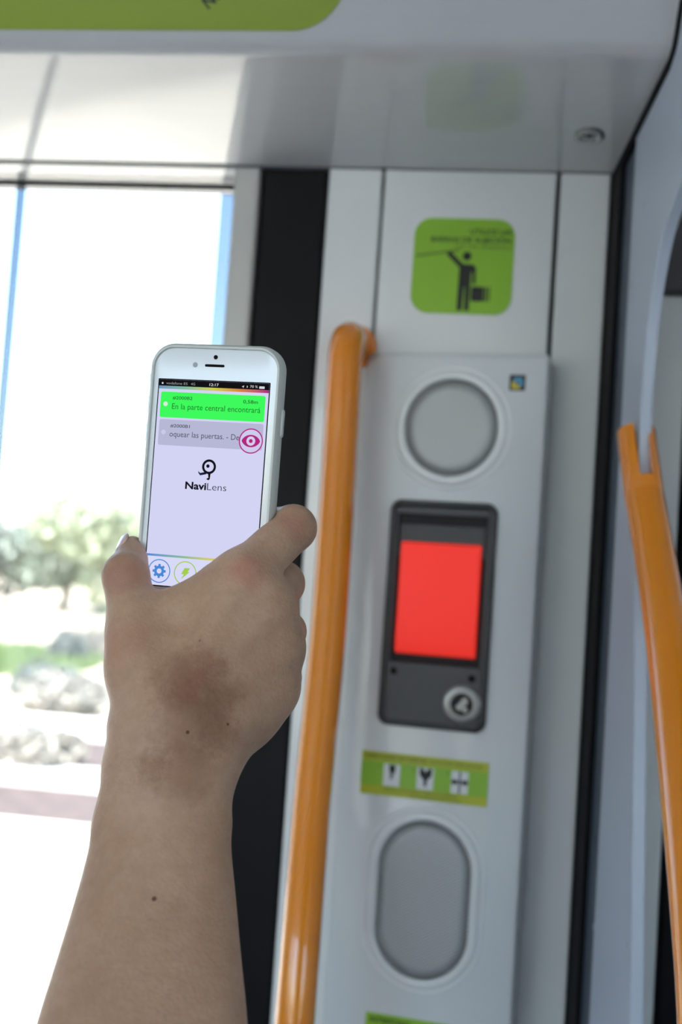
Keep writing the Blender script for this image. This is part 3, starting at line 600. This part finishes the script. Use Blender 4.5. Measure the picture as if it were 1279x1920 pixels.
def build_skin(m):
    nt = m.node_tree; N = nt.nodes; Lk = nt.links; p = N['Principled BSDF']
    p.inputs['Roughness'].default_value = .48; p.inputs['Specular IOR Level'].default_value = .35
    p.inputs['Subsurface Weight'].default_value = .12; p.inputs['Subsurface Radius'].default_value = (.008, .003, .0015); p.inputs['Subsurface Scale'].default_value = .6
    tc = N.new('ShaderNodeTexCoord').outputs['Object']
    n = N.new('ShaderNodeTexNoise'); n.inputs['Scale'].default_value = 28; n.inputs['Detail'].default_value = 5; Lk.new(tc, n.inputs['Vector'])
    r = N.new('ShaderNodeValToRGB'); r.color_ramp.elements[0].position = .3; r.color_ramp.elements[1].position = .72
    r.color_ramp.elements[0].color = (*S(186, 150, 123), 1); r.color_ramp.elements[1].color = (*S(203, 168, 141), 1); Lk.new(n.outputs['Fac'], r.inputs[0])
    n3 = N.new('ShaderNodeTexNoise'); n3.inputs['Scale'].default_value = 170; n3.inputs['Detail'].default_value = 6; n3.inputs['Roughness'].default_value = .7; Lk.new(tc, n3.inputs['Vector'])
    r3 = N.new('ShaderNodeValToRGB'); r3.color_ramp.elements[0].position = .25; r3.color_ramp.elements[1].position = .75
    r3.color_ramp.elements[0].color = (.86, .80, .77, 1); r3.color_ramp.elements[1].color = (1, 1, 1, 1); Lk.new(n3.outputs['Fac'], r3.inputs[0])
    x3 = N.new('ShaderNodeMix'); x3.data_type = 'RGBA'; x3.blend_type = 'MULTIPLY'; x3.inputs['Factor'].default_value = 1; Lk.new(r.outputs[0], x3.inputs['A']); Lk.new(r3.outputs[0], x3.inputs['B'])
    col = x3.outputs['Result']
    nz = N.new('ShaderNodeTexNoise'); nz.inputs['Scale'].default_value = 75; nz.inputs['Detail'].default_value = 9; nz.inputs['Roughness'].default_value = .72; Lk.new(tc, nz.inputs['Vector'])
    def spot(col, c, rad, soft, rgb, amt, wob=0.0):
        d = N.new('ShaderNodeVectorMath'); d.operation = 'DISTANCE'; d.inputs[1].default_value = tuple(c); Lk.new(tc, d.inputs[0]); v = d.outputs['Value']
        if wob:
            a = N.new('ShaderNodeMath'); a.operation = 'MULTIPLY_ADD'; a.inputs[1].default_value = wob; Lk.new(nz.outputs['Fac'], a.inputs[0]); Lk.new(v, a.inputs[2]); v = a.outputs[0]
        mr = N.new('ShaderNodeMapRange'); mr.interpolation_type = 'SMOOTHSTEP'; mr.inputs['From Min'].default_value = rad+wob*.5; mr.inputs['From Max'].default_value = rad*soft+wob*.5
        mr.inputs['To Min'].default_value = amt; mr.inputs['To Max'].default_value = 0; Lk.new(v, mr.inputs['Value'])
        x = N.new('ShaderNodeMix'); x.data_type = 'RGBA'; Lk.new(mr.outputs[0], x.inputs['Factor']); Lk.new(col, x.inputs['A']); x.inputs['B'].default_value = (*S(*rgb), 1)
        return x.outputs['Result']
    # freckled tan on the back of the wrist, redness over the knuckles, moles
    for q, rad, soft, rgb, amt, wob in (((345, 1262, .507), .006, 4.0, (128, 84, 60), .62, .030), ((400, 1300, .508), .006, 3.6, (132, 88, 64), .55, .030), ((352, 1345, .505), .008, 3.2, (130, 88, 64), .55, .032), ((415, 1370, .508), .004, 3.8, (138, 96, 72), .45, .026),
                                       ((290, 1436, .504), .003, 4.0, (138, 94, 66), .55, .020), ((345, 1440, .503), .006, 3.2, (140, 98, 74), .45, .028), ((462, 1078, .534), .003, 4.5, (186, 112, 96), .6, .014), ((235, 1085, .553), .006, 2.6, (168, 108, 92), .45, .010), ((552, 992, .560), .005, 2.8, (170, 112, 94), .45, .010), ((235, 1220, .538), .007, 3.0, (186, 128, 106), .45, .012)):
        col = spot(col, at_depth(*q), rad, soft, rgb, amt, wob)
    for px, py, rr in ((373, 1200, .00056), (428, 1358, .00049), (352, 1373, .00056), (289, 1685, .00070), (282, 1722, .00049), (240, 1700, .00035), (347, 1113, .00049), (262, 1520, .00028), (208, 1602, .00028), (180, 1686, .00042), (330, 1760, .00042)):
        col = spot(col, at_hand(px, py), rr, 2.0, (74, 46, 34), .85)
    Lk.new(col, p.inputs['Base Color'])
    b1 = N.new('ShaderNodeTexNoise'); b1.inputs['Scale'].default_value = 900; b1.inputs['Detail'].default_value = 3; Lk.new(tc, b1.inputs['Vector'])
    b2 = N.new('ShaderNodeTexVoronoi'); b2.inputs['Scale'].default_value = 500; Lk.new(tc, b2.inputs['Vector'])
    ad = N.new('ShaderNodeMath'); Lk.new(b1.outputs['Fac'], ad.inputs[0]); Lk.new(b2.outputs['Distance'], ad.inputs[1])
    # skin folds over the joints and across the wrist
    last = ad.outputs[0]
    for q, rad, ang, sc_ in (((468, 1076), .011, 40, 260), ((553, 985), .010, 45, 300), ((225, 1075), .010, -75, 300), ((300, 1345), .018, -80, 190), ((330, 1440), .022, -82, 150)):
        mp = N.new('ShaderNodeMapping'); mp.inputs['Rotation'].default_value = (0, math.radians(ang), 0); Lk.new(tc, mp.inputs[0])
        wv = N.new('ShaderNodeTexWave'); wv.inputs['Scale'].default_value = sc_; wv.inputs['Distortion'].default_value = 14; wv.inputs['Detail'].default_value = 4; wv.inputs['Detail Scale'].default_value = 2.2; Lk.new(mp.outputs[0], wv.inputs['Vector'])
        ds = N.new('ShaderNodeVectorMath'); ds.operation = 'DISTANCE'; ds.inputs[1].default_value = tuple(at_hand(*q)); Lk.new(tc, ds.inputs[0])
        mr = N.new('ShaderNodeMapRange'); mr.interpolation_type = 'SMOOTHSTEP'; mr.inputs['From Min'].default_value = rad*.3; mr.inputs['From Max'].default_value = rad; mr.inputs['To Min'].default_value = .4; mr.inputs['To Max'].default_value = 0; Lk.new(ds.outputs['Value'], mr.inputs['Value'])
        ml = N.new('ShaderNodeMath'); ml.operation = 'MULTIPLY_ADD'; Lk.new(wv.outputs['Fac'], ml.inputs[0]); Lk.new(mr.outputs[0], ml.inputs[1]); Lk.new(last, ml.inputs[2]); last = ml.outputs[0]
    bp = N.new('ShaderNodeBump'); bp.inputs['Strength'].default_value = .2; bp.inputs['Distance'].default_value = 0.0009; Lk.new(last, bp.inputs['Height']); Lk.new(bp.outputs[0], p.inputs['Normal'])
hv, hf = hand_mesh(.0016)
def at_hand(px, py):                        # point of the skin facing the photographer
    x = 639.5+FPX*hv[:, 0]/hv[:, 2]; y = 960-FPX*hv[:, 1]/hv[:, 2]; near = np.hypot(x-px, y-py) < 9
    return at_depth(px, py, hv[near, 2].min()+.0002)
to_world = lambda v: CAM+v[:, :1]*CR+v[:, 1:2]*CU+v[:, 2:3]*CF
build_skin(SKIN)
person = mk('person', (to_world(hv), hf), SKIN, smooth=True)
sm = person.modifiers.new('soften', 'SMOOTH'); sm.factor = .4; sm.iterations = 2
tag(person, 'bare right forearm and hand raised from below, fingers wrapped round the phone', 'person')
NAIL = mat('fingernail', S(226, 190, 180), .2, coat=.3, noise=.03)
def nail(a, b, n, r, ln, half=.9, back=.0):
    a, b, n = (np.array(v, float) for v in (a, b, n)); t = (b-a)/np.linalg.norm(b-a); n = n-(n@t)*t; n /= np.linalg.norm(n); s = np.cross(t, n)
    R = []
    for lift_ in (0, 1):
        for u in np.linspace(-1, 1, 9):
            w = half*math.sqrt(max(.02, 1-abs(u)**3.2*.92)); row = []
            for v in np.linspace(-1, 1, 11):
                th = w*v; rr = r*(1.0 if lift_ else .90)*(1-.05*max(u, 0))
                row.append(b-t*back+t*u*ln/2+s*rr*math.sin(th)+n*rr*math.cos(th))
            R.append(row)
    V = [tuple(p) for row in R for p in row]; Fc = []
    for L0 in (0, 9):
        for i in range(8):
            for k in range(10): Fc.append(((L0+i)*11+k, (L0+i)*11+k+1, (L0+i+1)*11+k+1, (L0+i+1)*11+k))
    ed = [i*11 for i in range(9)]+[8*11+k for k in range(1, 11)]+[i*11+10 for i in range(7, -1, -1)]+[k for k in range(9, 0, -1)]
    for i in range(len(ed)): Fc.append((ed[i], ed[(i+1) % len(ed)], ed[(i+1) % len(ed)]+99, ed[i]+99))
    return to_world(np.array(V)), Fc
a, b = q3(*THUMB[2][:3]), q3(*THUMB[3][:3])
mk('fingernail', nail(a, b, (-.80, .62, .25), .0088, .0125, .85, .0005), NAIL, person, smooth=True)
for n_ in ('index', 'middle', 'ring', 'pinky'):
    a, b = q3(*FINGERS[n_][2][:3]), q3(*FINGERS[n_][3][:3])
    mk('fingernail', nail(a, b, (0, .1, 1), FINGERS[n_][3][3]+.0006, .011, .8), NAIL, person, smooth=True)

# ------------------------------------------------------------------ outside: paving, kerbs, verge, trees, a house
GZ = -.35
PAVE = mat('pale_paving', S(236, 224, 202), .8, noise=.05, nscale=3, bump=.3, bscale=40)
ASPHALT = mat('grey_asphalt', S(188, 187, 184), .9, noise=.1, nscale=6)
DIRT = mat('brown_ballast', S(84, 70, 64), .95, noise=.25, nscale=5, bump=.5, bscale=30)
SAND = mat('dry_earth', S(170, 158, 136), .95, noise=.18, nscale=.9, bump=.4, bscale=15)
KERB = mat('pale_concrete', S(228, 222, 214), .8, noise=.04, nscale=4)
def leafmat(name, c): return mat(name, S(*c), .6, noise=.25, nscale=2)
LEAF = [leafmat('olive_leaf', (156, 164, 136)), leafmat('grey_green_leaf', (152, 162, 148)), leafmat('dark_leaf', (104, 108, 100)), leafmat('dry_leaf', (140, 134, 122))]
BARK = mat('bark', S(96, 84, 72), .9, noise=.2, nscale=10)
GRASS = mat('fresh_grass', S(104, 122, 74), .8, noise=.2, nscale=4)
def ground(name, vf, m):
    o = mk(name, vf, m); o['kind'] = 'structure'; return o
ground('ground', box(-400, 300, -60, 600, GZ-.2, GZ-.03), SAND)
ground('pavement', box(-60, 40, .4, 7.1, GZ-.05, GZ), PAVE)
ground('pavement_behind', box(-60, 40, -30, -2.9, GZ-.05, GZ), ASPHALT)
ground('track_bed', box(-60, 40, 7.1, 11.1, GZ-.05, GZ-.02), DIRT)
for y0, y1, lab in ((8.40, 9.15, 'pale concrete strip nearer the window, beyond the paving'), (11.1, 12.4, 'wider pale concrete strip in front of the shrubs')):
    tag(mk('concrete_kerb', box(-60, 40, y0, y1, GZ-.04, GZ+.04), KERB, bevel=.01), lab, 'kerb', 'pale kerbs outside the window')
def leaves(n, blobs, size, seed):
    g = np.random.default_rng(seed); V, Fc = [], []
    wts = np.array([b[3]*b[4]*b[5] for b in blobs]); wts = wts/wts.sum()
    for k in range(n):
        b = blobs[g.choice(len(blobs), p=wts)]; d = g.normal(size=3); d /= np.linalg.norm(d); rr = g.uniform(.45, 1)**.5
        c = np.array(b[:3])+d*np.array(b[3:])*rr; u = g.normal(size=3); u /= np.linalg.norm(u); w = np.cross(u, g.normal(size=3)); w /= np.linalg.norm(w)
        s = size*g.uniform(.6, 1.3); i = len(V)
        V += [tuple(c-u*s), tuple(c+w*s*.5), tuple(c+u*s), tuple(c-w*s*.5)]; Fc.append((i, i+1, i+2, i+3))
    return V, Fc
def raw(name, vf, m, parent):
    me = bpy.data.meshes.new(name); me.from_pydata(vf[0], [], vf[1]); me.materials.append(m); o = bpy.data.objects.new(name, me); COL.objects.link(o); o.parent = parent; return o
def tree(x, y, h, w, kind, seed, label, name='tree', group='trees beyond the track'):
    t = tag(empty(name, (x, y, GZ-.03)), label, 'tree', group); g = np.random.default_rng(seed)
    blobs = [(g.uniform(-.45, .45)*w, g.uniform(-.4, .4)*w, h*g.uniform(.20, .80), w*g.uniform(.28, .42), w*g.uniform(.28, .42), h*g.uniform(.18, .26)) for _ in range(12)]
    mk('trunk', tube(smooth_path([(0, 0, -.05), (.06*w, .02, h*.2), (-.03*w, 0, h*.42), (.02*w, .03, h*.6)], 4), [.05*h*.9]*5+[.04*h]*5+[.02*h]*3, 10), BARK, t, smooth=True)
    raw('crown', leaves(3600, blobs, .05*h, seed), LEAF[kind], t); return t
for args in ((-20.5, 44, 3.6, 3.6, 2, 1, 'dark low tree at the window edge, behind the track'), (-17.6, 45, 4.1, 3.4, 1, 2, 'grey green tree with two rounded tops outside the window'),
             (-14.6, 42, 5.2, 4.4, 0, 3, 'tall pale olive tree just left of the thumb'), (-11.6, 45, 4.6, 4.2, 1, 4, 'tree outside hidden behind the hand and phone'),
             (-8.6, 47, 5.0, 4.4, 0, 5, 'olive tree outside right of the phone edge'), (-24.5, 47, 4.8, 4.6, 1, 6, 'grey green tree outside beyond the window bar'), (-29, 45, 5.2, 5, 0, 8, 'far olive tree outside at the window end')):
    tree(*args)
def shrub(px, py, h, w, kind, seed, label):
    d = CF*FPX+CR*(px-639.5)+CU*(960-py); P = CAM+d*((GZ-CAM[2])/d[2])
    t = tag(empty('shrub', (P[0], P[1], GZ-.04)), label, 'shrub', 'shrubs outside the window')
    blobs = [(math.cos(a)*w*.25, math.sin(a)*w*.25, h*(.45+.12*math.sin(3*a)), w*.30, w*.30, h*.42) for a in np.linspace(0, 6.28, 5, endpoint=False)]
    mk('stem', tube([(0, 0, 0), (.02, .01, h*.3), (0, .02, h*.6)], [.03, .022, .012], 8), BARK, t, smooth=True)
    raw('foliage', leaves(900, blobs, .09*h+.02, seed), LEAF[kind], t)
shrub(120, 1335, .55, 1.1, 3, 21, 'grey shrub beside the wider concrete strip'); shrub(85, 1300, .5, 1.0, 2, 22, 'darker shrub behind the grey one on the dry verge')
shrub(165, 1315, .4, .7, 3, 23, 'small round shrub near the thumb on the verge'); shrub(125, 1245, .7, .7, 2, 24, 'lone dark shrub beside the grass patch')
shrub(70, 1436, .45, .9, 3, 25, 'low grey shrub between the two concrete strips'); shrub(200, 1236, .8, 1.8, 3, 26, 'wide pale shrub behind the wrist on the verge')
def grass():
    g = np.random.default_rng(5); V, Fc = [], []
    for k in range(5000):
        a, rr = g.uniform(0, 6.283), g.uniform(0, 1)**.5; x, y = -9.4+2.3*rr*math.cos(a), 19.2+3.1*rr*math.sin(a); h = g.uniform(.12, .34); b = g.uniform(0, 6.283); i = len(V); s = .03
        V += [(x-s*math.cos(b), y-s*math.sin(b), GZ-.03), (x+s*math.cos(b), y+s*math.sin(b), GZ-.03), (x+g.normal()*.06, y+g.normal()*.06, GZ-.03+h)]; Fc.append((i, i+1, i+2))
    o = raw('grass', (V, Fc), GRASS, None); tag(o, 'patch of bright green grass on the dry verge', 'grass', kind='stuff')
grass()
HOUSE = mat('white_render', S(236, 238, 242), .8, noise=.03, nscale=.5); HGLASS = mat('house_glass', S(120, 132, 146), .15, noise=.05); HTRIM = mat('house_trim', S(210, 212, 216), .7, noise=.03)
hs = tag(empty('house', (-17.6, 70, GZ)), 'pale flat-roofed house far outside, half hidden by the phone', 'house')
mk('walls', box(-5.2, 5.2, 0, 8, 0, 9.2), HOUSE, hs); mk('parapet', box(-5.35, 5.35, -.15, 8.15, 9.2, 9.6), HTRIM, hs)
for x in (-3.6, -1.2, 1.2, 3.6):
    for z in (1.3, 4.2, 7.1):
        w = mk('window_casing', box(x-.65, x+.65, -.06, .05, z-.75, z+.75), HTRIM, hs); mk('window_glass', box(x-.55, x+.55, -.09, -.05, z-.65, z+.65), HGLASS, w)
